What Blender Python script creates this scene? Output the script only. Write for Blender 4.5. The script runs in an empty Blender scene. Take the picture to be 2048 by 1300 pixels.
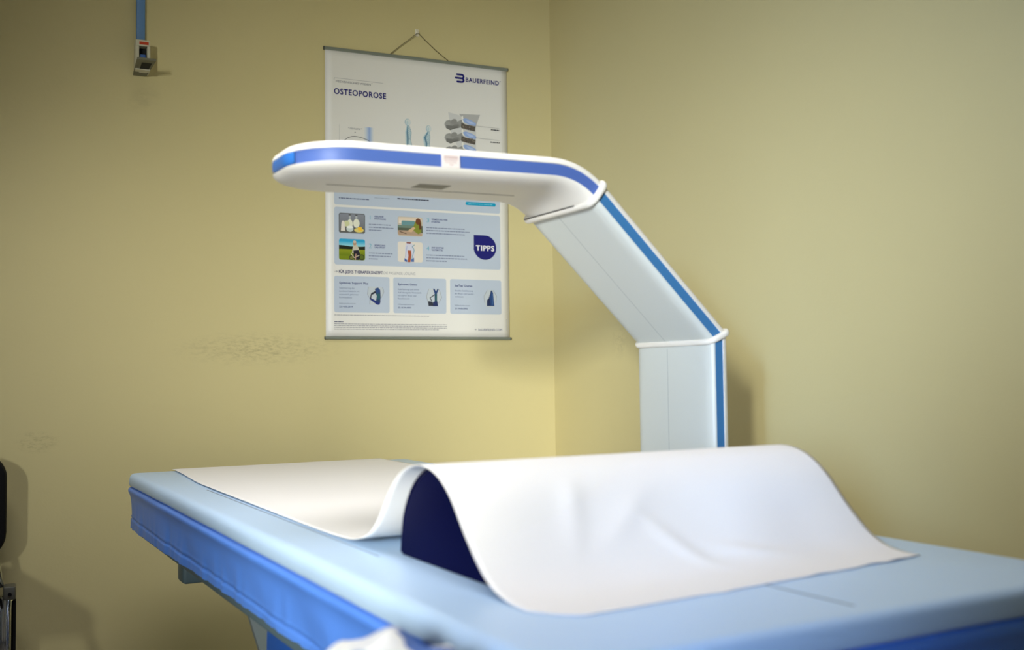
import bpy, math, random
from mathutils import Vector, Matrix, noise
random.seed(7)
sc = bpy.context.scene
C = sc.collection
PI = math.pi

# ------------------------------------------------------------------ camera
CAMZ = 0.8917
YAW, PITCH, ROLL = 0.4312, 0.0475, -0.0123
fw = Vector((math.sin(YAW) * math.cos(PITCH), math.cos(YAW) * math.cos(PITCH), math.sin(PITCH)))
rt = Vector((math.cos(YAW), -math.sin(YAW), 0))
up = rt.cross(fw)
r2 = rt * math.cos(ROLL) + up * math.sin(ROLL)
u2 = -rt * math.sin(ROLL) + up * math.cos(ROLL)
cd = bpy.data.cameras.new('camera')
cd.sensor_width = 36.0
cd.lens = 2100.0 / 2048.0 * 36.0
cd.clip_start = 0.02
cd.dof.use_dof = True
cd.dof.focus_distance = 2.55
cd.dof.aperture_fstop = 3.6
cam = bpy.data.objects.new('camera', cd)
C.objects.link(cam)
M = Matrix((r2, u2, -fw)).transposed().to_4x4()
M.translation = Vector((0, 0, CAMZ))
cam.matrix_world = M
sc.camera = cam

# ------------------------------------------------------------------ view, world, lights
vs = sc.view_settings
vs.view_transform = 'Standard'
vs.look = 'None'
vs.gamma = 1.0
vs.use_curve_mapping = False
vs.exposure = 0.0
world = bpy.data.worlds.new('World')
sc.world = world
world.use_nodes = True
world.node_tree.nodes['Background'].inputs[0].default_value = (0.55, 0.72, 1.0, 1)
world.node_tree.nodes['Background'].inputs[1].default_value = 1.0


def area(name, loc, target, sx, sy, power, col, spread=PI):
    l = bpy.data.lights.new(name, 'AREA')
    l.shape = 'RECTANGLE'
    l.size, l.size_y = sx, sy
    l.energy = power
    l.color = col
    l.spread = spread
    o = bpy.data.objects.new(name, l)
    C.objects.link(o)
    o.location = loc
    o.rotation_euler = (Vector(target) - Vector(loc)).to_track_quat('-Z', 'Y').to_euler()
    return o


# room extents
RX0, RX1, RY0, RY1, RH = -2.4, 1.547, -2.7, 3.038, 2.6
# daylight from the tall narrow window in the left wall
area('window_daylight', (RX0 + 0.03, -1.98, 1.25), (1.547, 1.90, 0.62), 0.24, 0.90, 11.0, (0.40, 0.60, 1.0), math.radians(32))
# louvred lamp in the ceiling above the table
LX, LY = 0.0, 1.55
area('ceiling_lamp_light', (LX, LY, RH - 0.065), (LX, LY, 0), 1.15, 0.55, 16, (0.98, 0.98, 1.0), math.radians(115))
# tall spot lamp on the left wall, turned to the corner with the scanner
area('wall_lamp_light', (RX0 + 0.17, -2.25, 1.52), (1.10, 2.55, 0.62), 0.20, 1.00, 19.5, (0.97, 0.98, 0.88), math.radians(33))


# ------------------------------------------------------------------ helpers
def lin(c):
    r = []
    for v in c[:3]:
        v = v / 255.0
        r.append(v / 12.92 if v <= 0.04045 else ((v + 0.055) / 1.055) ** 2.4)
    return (*r, 1.0)


def mat(name, col, rough=0.5, spec=0.5, metal=0.0, var=0.0, vscale=8.0, bump=0.0, bscale=200.0, sheen=0.0, coat=0.0):
    m = bpy.data.materials.new(name)
    m.use_nodes = True
    nt = m.node_tree
    b = nt.nodes['Principled BSDF']
    b.inputs['Base Color'].default_value = lin(col)
    b.inputs['Roughness'].default_value = rough
    b.inputs['Specular IOR Level'].default_value = spec
    b.inputs['Metallic'].default_value = metal
    if sheen: b.inputs['Sheen Weight'].default_value = sheen
    if coat:
        b.inputs['Coat Weight'].default_value = coat
        b.inputs['Coat Roughness'].default_value = 0.15
    tc = nt.nodes.new('ShaderNodeTexCoord')
    n = nt.nodes.new('ShaderNodeTexNoise')
    n.inputs['Scale'].default_value = vscale
    n.inputs['Detail'].default_value = 4
    nt.links.new(tc.outputs['Object'], n.inputs['Vector'])
    mx = nt.nodes.new('ShaderNodeMix')
    mx.data_type = 'RGBA'
    c = lin(col)
    k = max(var, 0.01)
    mx.inputs[6].default_value = (*[v * (1 - k) for v in c[:3]], 1)
    mx.inputs[7].default_value = (*[min(1, v * (1 + k)) for v in c[:3]], 1)
    nt.links.new(n.outputs['Fac'], mx.inputs[0])
    nt.links.new(mx.outputs[2], b.inputs['Base Color'])
    if bump:
        n2 = nt.nodes.new('ShaderNodeTexNoise')
        n2.inputs['Scale'].default_value = bscale
        n2.inputs['Detail'].default_value = 3
        nt.links.new(tc.outputs['Object'], n2.inputs['Vector'])
        bp = nt.nodes.new('ShaderNodeBump')
        bp.inputs['Strength'].default_value = bump
        bp.inputs['Distance'].default_value = 0.002
        nt.links.new(n2.outputs['Fac'], bp.inputs['Height'])
        nt.links.new(bp.outputs['Normal'], b.inputs['Normal'])
    return m


def emit(name, col, strength):
    m = bpy.data.materials.new(name)
    m.use_nodes = True
    b = m.node_tree.nodes['Principled BSDF']
    b.inputs['Base Color'].default_value = lin(col)
    b.inputs['Emission Color'].default_value = lin(col)
    b.inputs['Emission Strength'].default_value = strength
    return m


def wall_mat(name, col, stain=None, marks=()):
    """satin wall paint; stain = (cx, cz, rx, rz) of a scuffed zone in world x/z"""
    m = mat(name, col, rough=0.5, spec=0.35, var=0.035, vscale=2.2, bump=0.12, bscale=140)
    nt = m.node_tree
    b = nt.nodes['Principled BSDF']
    geo = nt.nodes.new('ShaderNodeNewGeometry')
    prev = b.inputs['Base Color'].links[0].from_socket
    for (axis, cx, cz, rx, rz, sc_, amt, dark) in ([stain] if stain else []) + list(marks):
        mp = nt.nodes.new('ShaderNodeVectorMath'); mp.operation = 'SUBTRACT'
        mp.inputs[1].default_value = (cx, 0, cz) if axis == 0 else (0, cx, cz)
        nt.links.new(geo.outputs['Position'], mp.inputs[0])
        ml = nt.nodes.new('ShaderNodeVectorMath'); ml.operation = 'MULTIPLY'
        ml.inputs[1].default_value = (1 / rx, 0, 1 / rz) if axis == 0 else (0, 1 / rx, 1 / rz)
        nt.links.new(mp.outputs[0], ml.inputs[0])
        ln = nt.nodes.new('ShaderNodeVectorMath'); ln.operation = 'LENGTH'
        nt.links.new(ml.outputs[0], ln.inputs[0])
        fall = nt.nodes.new('ShaderNodeMapRange')
        fall.inputs[1].default_value = 0.15; fall.inputs[2].default_value = 1.0
        fall.inputs[3].default_value = 1.0; fall.inputs[4].default_value = 0.0
        nt.links.new(ln.outputs['Value'], fall.inputs[0])
        nz = nt.nodes.new('ShaderNodeTexNoise')
        nz.inputs['Scale'].default_value = sc_; nz.inputs['Detail'].default_value = 9
        nz.inputs['Roughness'].default_value = 0.7
        st = nt.nodes.new('ShaderNodeVectorMath'); st.operation = 'MULTIPLY'
        st.inputs[1].default_value = (0.55, 1, 1.5)
        nt.links.new(geo.outputs['Position'], st.inputs[0])
        nt.links.new(st.outputs[0], nz.inputs['Vector'])
        th = nt.nodes.new('ShaderNodeMapRange')
        th.inputs[1].default_value = 0.45; th.inputs[2].default_value = 0.68
        nt.links.new(nz.outputs['Fac'], th.inputs[0])
        mu = nt.nodes.new('ShaderNodeMath'); mu.operation = 'MULTIPLY'
        nt.links.new(fall.outputs[0], mu.inputs[0]); nt.links.new(th.outputs[0], mu.inputs[1])
        mu2 = nt.nodes.new('ShaderNodeMath'); mu2.operation = 'MULTIPLY'
        mu2.inputs[1].default_value = amt
        nt.links.new(mu.outputs[0], mu2.inputs[0])
        mx = nt.nodes.new('ShaderNodeMix'); mx.data_type = 'RGBA'
        mx.inputs[7].default_value = lin(dark)
        nt.links.new(mu2.outputs[0], mx.inputs[0])
        nt.links.new(prev, mx.inputs[6])
        prev = mx.outputs[2]
    nt.links.new(prev, b.inputs['Base Color'])
    return m


def tag(o, label=None, cat=None, group=None, kind=None):
    if label: o['label'] = label
    if cat: o['category'] = cat
    if group: o['group'] = group
    if kind: o['kind'] = kind
    return o


def link(name, verts, faces, m, parent=None, smooth=False, auto=None, mats=None, fmat=None):
    me = bpy.data.meshes.new(name)
    me.from_pydata([tuple(v) for v in verts], [], faces)
    me.validate()
    for x in (mats or [m]): me.materials.append(x)
    if fmat:
        for p, i in zip(me.polygons, fmat): p.material_index = i
    import bmesh
    bm = bmesh.new(); bm.from_mesh(me)
    bmesh.ops.remove_doubles(bm, verts=bm.verts, dist=1e-6)
    bmesh.ops.recalc_face_normals(bm, faces=bm.faces)
    bm.to_mesh(me); bm.free()
    if smooth:
        for p in me.polygons: p.use_smooth = True
        if auto:
            me.set_sharp_from_angle(angle=math.radians(auto))
    o = bpy.data.objects.new(name, me)
    C.objects.link(o)
    if parent:
        o.parent = parent
    return o


class MB:
    def __init__(s): s.v = []; s.f = []
    def add(s, v, f):
        k = len(s.v); s.v += [tuple(x) for x in v]; s.f += [tuple(i + k for i in q) for q in f]; return s
    def box(s, x0, x1, y0, y1, z0, z1, bev=0.0):
        if bev:
            b = min(bev, (x1 - x0) / 2.01, (y1 - y0) / 2.01, (z1 - z0) / 2.01)
            ring = []
            lv = [(z0, b), (z0 + b * 0.3, b * 0.3), (z0 + b, 0), (z1 - b, 0), (z1 - b * 0.3, b * 0.3), (z1, b)]
            for z, i in lv:
                ring.append([(x, y, z) for x, y in rrect(x0 + i, x1 - i, y0 + i, y1 - i, max(b * 1.2 - i, b * 0.2), 3)])
            return s.loft(ring, True, True)
        v = [(x, y, z) for z in (z0, z1) for y in (y0, y1) for x in (x0, x1)]
        return s.add(v, [(0, 2, 3, 1), (4, 5, 7, 6), (0, 1, 5, 4), (2, 6, 7, 3), (0, 4, 6, 2), (1, 3, 7, 5)])
    def loft(s, rings, cap0=False, cap1=False, closed=True):
        k = len(s.v); n = len(rings[0])
        for r in rings: s.v += [tuple(p) for p in r]
        for i in range(len(rings) - 1):
            for j in range(n if closed else n - 1):
                a = k + i * n + j; b = k + i * n + (j + 1) % n
                s.f.append((a, b, b + n, a + n))
        if cap0: s.f.append(tuple(k + j for j in reversed(range(n))))
        if cap1: s.f.append(tuple(k + (len(rings) - 1) * n + j for j in range(n)))
        return s
    def tube(s, pts, r, n=8, closed=False, caps=True):
        pts = [Vector(p) for p in pts]; rings = []; m = len(pts); prev = None
        for i, p in enumerate(pts):
            if closed: t = (pts[(i + 1) % m] - pts[i - 1])
            else: t = pts[min(i + 1, m - 1)] - pts[max(i - 1, 0)]
            t.normalize()
            if prev is None:
                a = Vector((0, 0, 1)) if abs(t.z) < 0.9 else Vector((1, 0, 0))
                u = t.cross(a).normalized()
            else:
                u = (prev - t * prev.dot(t)).normalized()
            prev = u; w = t.cross(u)
            rr = r[i] if isinstance(r, (list, tuple)) else r
            rings.append([p + (u * math.cos(2 * PI * j / n) + w * math.sin(2 * PI * j / n)) * rr for j in range(n)])
        if closed: rings.append(rings[0])
        return s.loft(rings, caps and not closed, caps and not closed)
    def build(s, name, m, parent=None, smooth=False, auto=None): return link(name, s.v, s.f, m, parent, smooth, auto)


def rrect(x0, x1, y0, y1, r, n=5):
    r = max(1e-5, min(r, (x1 - x0) / 2, (y1 - y0) / 2))
    p = []
    for cx, cy, a in ((x1 - r, y1 - r, 0), (x0 + r, y1 - r, 90), (x0 + r, y0 + r, 180), (x1 - r, y0 + r, 270)):
        for k in range(n + 1):
            t = math.radians(a + 90 * k / n)
            p.append((cx + r * math.cos(t), cy + r * math.sin(t)))
    return p


def empty(name, loc, rz=0.0):
    o = bpy.data.objects.new(name, None)
    C.objects.link(o)
    o.location = loc; o.rotation_euler = (0, 0, rz)
    o.empty_display_size = 0.1
    return o


class Root:
    """an Empty at a thing's base whose parts are given in a shared frame (frame origin F, turned by rz)"""
    def __init__(s, name, local, F=(0, 0, 0), rz=0.0):
        c, sn = math.cos(rz), math.sin(rz)
        w = (F[0] + local[0] * c - local[1] * sn, F[1] + local[0] * sn + local[1] * c, F[2] + local[2])
        s.e = empty(name, w, rz); s.l = Vector(local)
    def part(s, name, mb, m, smooth=False, auto=None, parent=None):
        v = [tuple(Vector(p) - s.l) for p in mb.v]
        return link(name, v, mb.f, m, parent or s.e, smooth, auto)


# ------------------------------------------------------------------ materials
WALLC = (204, 192, 143)
M_wall_b = wall_mat('paint_back', WALLC, (0, 0.60, 0.975, 0.26, 0.055, 80, 0.55, (120, 112, 90)),
                    [(0, 0.02, 0.73, 0.06, 0.035, 90, 0.5, (96, 88, 66)), (0, 0.285, 1.66, 0.05, 0.07, 12, 0.35, (120, 112, 92))])  # scuff near the chair, then the wall box's shadow painted below it
M_wall_r = wall_mat('paint_right', WALLC, (1, 2.62, 0.985, 0.05, 0.06, 30, 0.4, (140, 130, 104)))
M_wall = wall_mat('paint_plain', (150, 152, 154))
M_ceil = mat('ceiling_paint', (228, 226, 216), 0.8, 0.2)
M_floor = mat('linoleum', (92, 86, 80), 0.45, 0.4, var=0.12, vscale=30)
M_white = mat('white_enamel', (236, 230, 219), 0.32, 0.5)
M_under = mat('white_plastic', (232, 226, 216), 0.38, 0.5)
M_panel = mat('grey_white_panel', (206, 209, 203), 0.36, 0.5)
M_bluea = mat('blue_stripe_head', (76, 102, 168), 0.5, 0.4)
M_blueb = mat('blue_stripe_arm', (58, 116, 166), 0.4, 0.45)
M_cover = mat('blue_indicator', (52, 112, 190), 0.18, 0.6, coat=0.6)
M_grey = mat('grey_plastic', (128, 122, 108), 0.5, 0.4)
M_dark = mat('dark_gap', (92, 86, 76), 0.7, 0.2)
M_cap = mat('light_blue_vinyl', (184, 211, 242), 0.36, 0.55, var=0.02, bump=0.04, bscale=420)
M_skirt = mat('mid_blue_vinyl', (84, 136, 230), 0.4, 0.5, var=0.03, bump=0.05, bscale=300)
M_line = mat('printed_line', (105, 122, 142), 0.5, 0.4)
M_frame = mat('grey_blue_metal', (84, 104, 114), 0.45, 0.5)
M_legm = mat('grey_metal', (116, 126, 128), 0.45, 0.5)
M_pblue = mat('deep_blue_panel', (22, 92, 190), 0.35, 0.5)
M_navy = mat('navy_vinyl', (0, 3, 50), 0.7, 0.08, bump=0.05, bscale=200)
M_paper = mat('couch_paper', (236, 233, 231), 0.85, 0.15, bump=0.10, bscale=260)
M_pst = mat('poster_paper', (226, 224, 220), 0.45, 0.35)
M_rail = mat('grey_rail', (126, 132, 122), 0.4, 0.5)
M_railend = mat('dark_rail_end', (40, 44, 46), 0.5, 0.4)
M_cord = mat('grey_cord', (92, 84, 62), 0.8, 0.2)
M_hook = mat('white_hook', (232, 226, 206), 0.4, 0.4)
M_duct = mat('blue_duct', (100, 140, 190), 0.45, 0.4)
M_box = mat('cream_box', (206, 202, 180), 0.5, 0.4)
M_boxdark = mat('box_dark', (24, 26, 28), 0.6, 0.3)
M_boxblue = mat('box_blue', (64, 104, 180), 0.4, 0.5)
M_red = mat('red_print', (196, 70, 40), 0.6, 0.3)
M_flap = mat('grey_flap', (112, 110, 92), 0.5, 0.4)
M_black = mat('black_fabric', (10, 10, 12), 0.8, 0.2)
M_chrome = mat('chrome', (215, 218, 220), 0.08, 0.5, metal=1.0)
M_alu = mat('cast_grey', (112, 112, 104), 0.4, 0.5, metal=0.6)
M_frw = mat('window_white', (230, 230, 226), 0.4, 0.4)
M_emit = emit('lamp_diffuser', (255, 244, 220), 0.5)
M_emitw = emit('warm_shade', (255, 230, 190), 0.5)


def glass_mat():
    m = bpy.data.materials.new('window_glass'); m.use_nodes = True
    b = m.node_tree.nodes['Principled BSDF']
    b.inputs['Transmission Weight'].default_value = 1.0
    b.inputs['Roughness'].default_value = 0.0
    return m


def print_mat():
    m = bpy.data.materials.new('poster_print'); m.use_nodes = True
    nt = m.node_tree; b = nt.nodes['Principled BSDF']
    a = nt.nodes.new('ShaderNodeVertexColor'); a.layer_name = 'Ink'
    nt.links.new(a.outputs['Color'], b.inputs['Base Color'])
    b.inputs['Roughness'].default_value = 0.45
    b.inputs['Specular IOR Level'].default_value = 0.35
    return m


def bag_mat():
    m = mat('printed_bag', (250, 250, 248), 0.5, 0.4)
    nt = m.node_tree; b = nt.nodes['Principled BSDF']
    tc = nt.nodes.new('ShaderNodeTexCoord')
    n = nt.nodes.new('ShaderNodeTexNoise'); n.inputs['Scale'].default_value = 26; n.inputs['Detail'].default_value = 1
    nt.links.new(tc.outputs['Object'], n.inputs['Vector'])
    r = nt.nodes.new('ShaderNodeValToRGB')
    r.color_ramp.elements[0].position = 0.50; r.color_ramp.elements[0].color = lin((250, 250, 250))
    r.color_ramp.elements[1].position = 0.56; r.color_ramp.elements[1].color = lin((70, 110, 190))
    nt.links.new(n.outputs['Fac'], r.inputs[0])
    nt.links.new(r.outputs[0], b.inputs['Base Color'])
    return m


M_glass = glass_mat(); M_print = print_mat(); M_bag = bag_mat()

# ------------------------------------------------------------------ the room
tag(MB().box(RX0 - 0.1, RX1 + 0.1, RY0 - 0.1, RY1 + 0.1, -0.1, 0).build('floor', M_floor), 'grey floor of the examination room', kind='structure')
tag(MB().box(RX0 - 0.1, RX1 + 0.1, RY0 - 0.1, RY1 + 0.1, RH, RH + 0.1).build('ceiling', M_ceil), 'white ceiling of the examination room', kind='structure')
tag(MB().box(RX0 - 0.1, RX1 + 0.1, RY1, RY1 + 0.1, 0, RH).build('wall_back', M_wall_b), 'yellow painted wall behind the poster', kind='structure')
tag(MB().box(RX1, RX1 + 0.1, RY0 - 0.1, RY1, 0, RH).build('wall_right', M_wall_r), 'yellow painted bare wall right of the scanner arm', kind='structure')
tag(MB().box(RX0, RX1, RY0 - 0.1, RY0, 0, RH).build('wall_front', M_wall), 'grey painted wall behind the viewer', kind='structure')
WY0, WY1, WZ0, WZ1 = -2.13, -1.83, 0.75, 1.75
wl = MB()
wl.box(RX0 - 0.1, RX0, RY0 - 0.1, WY0, 0, RH).box(RX0 - 0.1, RX0, WY1, RY1, 0, RH)
wl.box(RX0 - 0.1, RX0, WY0, WY1, 0, WZ0).box(RX0 - 0.1, RX0, WY0, WY1, WZ1, RH)
tag(wl.build('wall_left', M_wall), 'grey painted wall with a tall narrow window', kind='structure')
wroot = tag(empty('window_1', (RX0 - 0.05, (WY0 + WY1) / 2, WZ0)), 'tall narrow window with white frame', kind='structure')
fr = MB(); hw_ = (WY1 - WY0) / 2; hh = WZ1 - WZ0
fr.box(-.03, .03, -hw_, -hw_ + .03, 0, hh).box(-.03, .03, hw_ - .03, hw_, 0, hh).box(-.03, .03, -hw_ + .03, hw_ - .03, 0, .03).box(-.03, .03, -hw_ + .03, hw_ - .03, hh - .03, hh)
fr.build('window_frame', M_frw, wroot)
MB().box(-.004, .004, -hw_ + .03, hw_ - .03, .03, hh - .03).build('pane', M_glass, wroot)

# ceiling lamp and wall lamp (they light the room)
cl = tag(empty('ceiling_light', (LX, LY, RH)), 'flat rectangular ceiling light with white frame', 'ceiling light')
MB().box(-.62, .62, -.32, .32, -.045, 0).build('housing', M_frw, cl)
MB().box(-.58, .58, -.28, .28, -.055, -.045).build('diffuser', M_emit, cl)
wlr = tag(empty('wall_lamp', (RX0, -2.25, 1.57)), 'small warm wall lamp on the left wall', 'lamp')
MB().box(0, .02, -.05, .05, -.08, .08, .008).build('backplate', M_frw, wlr)
MB().box(.02, .07, -.012, .012, -.012, .012).build('bracket', M_frw, wlr)
MB().box(.06, .14, -.11, .11, -.51, .45, .02).build('lamp_shade', M_emitw, wlr)

# ------------------------------------------------------------------ examination table (frame: corner A on the floor)
BF = (0.2254, 2.7852, 0.0)
BRZ = 0.0723
TH = 0.66                     # height of the padded top
W, L = 0.75, 2.04
tb = Root('examination_table', (W / 2, -L / 2, 0), BF, BRZ)
tag(tb.e, 'long padded examination table with blue vinyl cover', 'table')


def outline(inset, r=0.02, step=0.012):
    """rounded-rectangle outline of the padded top, evenly walked"""
    pts = rrect(inset, W - inset, -L + inset, -inset, max(r - inset, 0.004), 5)
    return pts


def dense(pts, step):
    out = []
    n = len(pts)
    for i in range(n):
        a = Vector(pts[i]); b = Vector(pts[(i + 1) % n]); k = max(1, round((b - a).length / step))
        for j in range(k): out.append(tuple(a.lerp(b, j / k)))
    return out


base = dense(rrect(0, W, -L, 0, 0.022, 5), 0.012)
NB = len(base)


def normal2(pts, i):
    a = Vector(pts[i - 1]); b = Vector(pts[(i + 1) % len(pts)]); t = (b - a).normalized()
    return Vector((t.y, -t.x))


nrm = [normal2(base, i) for i in range(NB)]


def ring(z, inset, fn=None):
    out = []
    for i, (p, n) in enumerate(zip(base, nrm)):
        d = -inset + (fn(p, z) if fn else 0)
        out.append((p[0] + n.x * d, p[1] + n.y * d, z))
    return out


def sag(p, z):
    return 0.0016 * noise.noise(Vector((p[0] * 5, p[1] * 5, z * 9)))


cap = MB()
cap.loft([ring(TH + z, i, sag) for z, i in ((-.0315, .016), (-.0312, .006), (-.0295, .001), (-.025, -.0008), (-.014, 0), (-.0075, .0018), (-.003, .0055), (-.0008, .010), (0, .017))], True, True)
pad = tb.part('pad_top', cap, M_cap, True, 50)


def pucker(p, z):
    h = (TH - z)
    s = p[1] if (p[0] < 0.01 or p[0] > W - 0.01) else p[0]
    a = max(0.0, min(1.0, (h - 0.06) / 0.05))
    v = noise.noise(Vector((s * 34, h * 14, 3.1))) * 0.0034 * a
    v += noise.noise(Vector((s * 8 + h * 6, h * 9, 7.7))) * 0.0045 * max(0.0, min(1, (h - 0.04) / 0.03))
    v += abs(noise.noise(Vector((s * 70, h * 5, 1.7)))) * 0.0022 * (1 if h > 0.104 else a * 0.4)
    return v * (.1 if p[0] > W - .01 else 1)


def hemz(p):
    t = min(1, max(0, -p[1] / 1.5))
    return TH - 0.134 + 0.014 * t + 0.0022 * noise.noise(Vector((p[1] * 40, p[0] * 40, 0)))


sk = []
for z, i in ((-.030, .012), (-.0325, .005), (-.0345, .0008), (-.038, -.0022), (-.043, -.0028), (-.0475, -.001), (-.054, .0012), (-.064, .0018), (-.074, .002), (-.083, .002), (-.090, .002), (-.096, .002), (-.101, .002), (-.105, .0015), (-.107, .0032), (-.1085, .0036), (-.111, .001), (-.115, .001)):
    sk.append(ring(TH + z, i, pucker))
last = ring(TH - .122, .001, pucker)
sk.append([(x, y, hemz((x, y)) + 0.004) for x, y, z in last])
sk.append([(x, y, hemz((x, y))) for x, y, z in last])
inn = ring(TH - .122, .010)
sk.append([(x, y, hemz((x, y)) + 0.001) for x, y, z in inn])
sk.append([(x, y, TH - 0.10) for x, y, z in inn])
smb = MB(); smb.loft(sk)
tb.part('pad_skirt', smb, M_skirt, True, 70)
# printed guide lines on the padded top
for x0, y0, x1, y1, w in ((0.076, -.525, 0.080, -1.48, .0024), (0.3700, -1.80, 0.3722, -2.005, .0030), (0.672, -.30, 0.672, -1.10, .0024)):
    gl = MB()
    gl.add([(x + sg * w / 2, y, TH + dz) for dz in (.0003, -.001) for x, y, sg in ((x0, y0, -1), (x0, y0, 1), (x1, y1, 1), (x1, y1, -1))],
           [(0, 1, 2, 3), (0, 4, 5, 1), (1, 5, 6, 2), (2, 6, 7, 3), (3, 7, 4, 0), (4, 7, 6, 5)])
    tb.part('guide_line', gl, M_line)
tb.part('under_board', MB().box(.018, W - .018, -L + .02, -.02, TH - .150, TH - .10, .004), M_frame)
tb.part('cross_bar', MB().box(.041, W - .041, -.46, -.40, TH - .203, TH - .149, .006), M_frame, True, 40)
tb.part('cross_bar', MB().box(.041, W - .041, -1.76, -1.70, TH - .203, TH - .149, .006), M_frame, True, 40)
for yy in (-.80, -1.62):
    for sx in (0, 1):
        lm = MB(); r_ = []
        for z, x in ((TH - .149, .072), (0.0, .225)):
            a, b = x, x + .030
            if sx: a, b = W - b, W - a
            r_.append([(a, yy - .008, z), (b, yy - .008, z), (b, yy + .008, z), (a, yy + .008, z)])
        lm.loft(r_, True, True)
        tb.part('leg', lm, M_legm)
ped = MB().box(.118, W - .118, -1.58, -.82, 0.03, TH - .149, .03)
pb_ = tb.part('pedestal', ped, M_white, True, 40)
pn = MB()
pn.loft([[(x, y, z) for y, z in rrect(-1.56, -.835, .10, TH - .198, .05, 6)] for x in (.1185, .1145)], False, True)
tb.part('pedestal_panel', pn, M_pblue)

# ------------------------------------------------------------------ knee cushion under the paper
prof = [(-1.476, .0), (-1.4775, .010), (-1.4820, .040), (-1.4925, .0625), (-1.5150, .090), (-1.5430, .108), (-1.5720, .1175), (-1.6000, .1215), (-1.6300, .1190),
        (-1.6560, .1105), (-1.6780, .0955), (-1.6968, .0765), (-1.7200, .0520), (-1.7439, .0300), (-1.7661, .0110), (-1.7800, .0), ]


def smooth_poly(p, it=2):
    for _ in range(it):
        q = [p[0]]
        for a, b in zip(p[:-1], p[1:]):
            q.append((a[0] * .75 + b[0] * .25, a[1] * .75 + b[1] * .25)); q.append((a[0] * .25 + b[0] * .75, a[1] * .25 + b[1] * .75))
        q.append(p[-1]); p = q
    return p


pf = smooth_poly(prof, 1)
cyc, czc = -1.62, .045
ku = Root('knee_cushion', (.39, -1.63, TH), BF, BRZ)
tag(ku.e, 'navy blue arched knee cushion lying under the paper sheet', 'cushion')
km = MB(); rings = []
for x, s in ((.111, .93), (.1118, .965), (.1140, .99), (.118, 1.0), (.39, 1.0), (.654, 1.0), (.658, .99), (.660, .965), (.661, .93)):
    rings.append([(x, cyc + (y - cyc) * s, TH + .0006 + max(0, (czc + (z - czc) * s) if s < 1 else z) * 1.0) for y, z in pf])
for r in rings:
    r[0] = (r[0][0], r[0][1], TH + .0006); r[-1] = (r[-1][0], r[-1][1], TH + .0006)
km.loft(rings, True, True)
ku.part('cushion_body', km, M_navy, True, 35)
ku.part('seam_piping', MB().tube([(.1125, cyc + (y - cyc) * .985, TH + .003 + max(0.0, z * .985)) for y, z in pf], .0016, 6), M_navy, True)

# ------------------------------------------------------------------ paper sheet
path = [(-.006, .0028), (-.20, .0026), (-.40, .0026), (-.60, .0026), (-.80, .0026), (-1.00, .0026), (-1.15, .0026), (-1.25, .0028), (-1.33, .0040), (-1.385, .0085), (-1.430, .0200), (-1.462, .0400), (-1.488, .0660), (-1.512, .0920),
        (-1.541, .1120), (-1.571, .1218), (-1.600, .1258), (-1.631, .1232), (-1.659, .1142), (-1.682, .0985), (-1.7012, .0790), (-1.7242, .0545), (-1.7475, .0330), (-1.7700, .0152), (-1.792, .0060), (-1.815, .0022), (-1.84, .0012), (-1.87, .0010), (-1.905, .0010)]
pp = smooth_poly(path, 2)
# even resample
seg = [0.0]
for a, b in zip(pp[:-1], pp[1:]): seg.append(seg[-1] + math.hypot(b[0] - a[0], b[1] - a[1]))
NP_, NX = 300, 72


def at(s):
    import bisect
    k = min(max(bisect.bisect(seg, s) - 1, 0), len(pp) - 2)
    t = (s - seg[k]) / (seg[k + 1] - seg[k])
    a, b = pp[k], pp[k + 1]
    tx, tz = b[0] - a[0], b[1] - a[1]; l = math.hypot(tx, tz)
    return a[0] + tx * t, a[1] + tz * t, tz / l, -tx / l


verts = []
for i in range(NP_ + 1):
    f = i / NP_
    for j in range(NX + 1):
        g = j / NX
        # near edge is torn: its end varies across the sheet
        end = seg[-1] - 0.055 * (g ** 1.3) - 0.045 * max(0, 1 - g / .07) ** 1.5 + .0045 * noise.noise(Vector((g * 14, 1, 5))) * min(1, g * 4) + .0020 * noise.noise(Vector((g * 45, 1, 9)))
        s = f * end
        y, z, nx_, nz_ = at(s)
        t = max(0, min(1, (-y) / .5))
        xl = .106 - .022 * t * t * (3 - 2 * t); xr = .667
        if y < -1.50:
            xr = .667 - .014 * min(1, (-1.5 - y) / .3)
        x = xl + (xr - xl) * g + .0012 * noise.noise(Vector((y * 9, g, 2))) * (1 if g in (0, 1) else 0)
        d = 0.0
        front = max(0, min(1, (-1.665 - y) / .03)) * max(0, min(1, (y + 1.83) / .05))
        if front > 0:
            d += front * .0022 * (1 + noise.noise(Vector((x * 9, y * 7, 4.0))))
            # long soft creases in the front slope
            for (cx, cy, dx, dy, w, am) in ((.235, -1.70, .55, 1, .012, .0034), (.35, -1.76, -.75, 1, .011, .0030), (.30, -1.72, 1.2, .7, .010, .0026), (.44, -1.775, -1.0, .30, .010, .0030), (.56, -1.735, 1.0, .15, .020, -.0016)):
                l = math.hypot(dx, dy); ux, uy = dx / l, dy / l
                q = (x - cx) * -uy + (y - cy) * ux; al = (x - cx) * ux + (y - cy) * uy
                d += front * am * math.exp(-(q / w) ** 2 - (al / .055) ** 2)
        flat = max(0, min(1, (y + 1.36) / .1))
        d += flat * .0010 * (1 + noise.noise(Vector((x * 5, y * 3, 8.0)))) + .00015 * (1 + noise.noise(Vector((x * 30, y * 30, 0))))
        edge = max(0, 1 - (end - s) / .05) if y < -1.7 else 0
        d += edge * .0045 * max(0, g - .45) * max(0, noise.noise(Vector((g * 16, 3, 1))) + .25)
        verts.append((x, y + nx_ * d, TH + z + nz_ * d))
n = NX + 1
faces = [(i * n + j, i * n + j + 1, (i + 1) * n + j + 1, (i + 1) * n + j) for i in range(NP_) for j in range(NX)]
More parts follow.
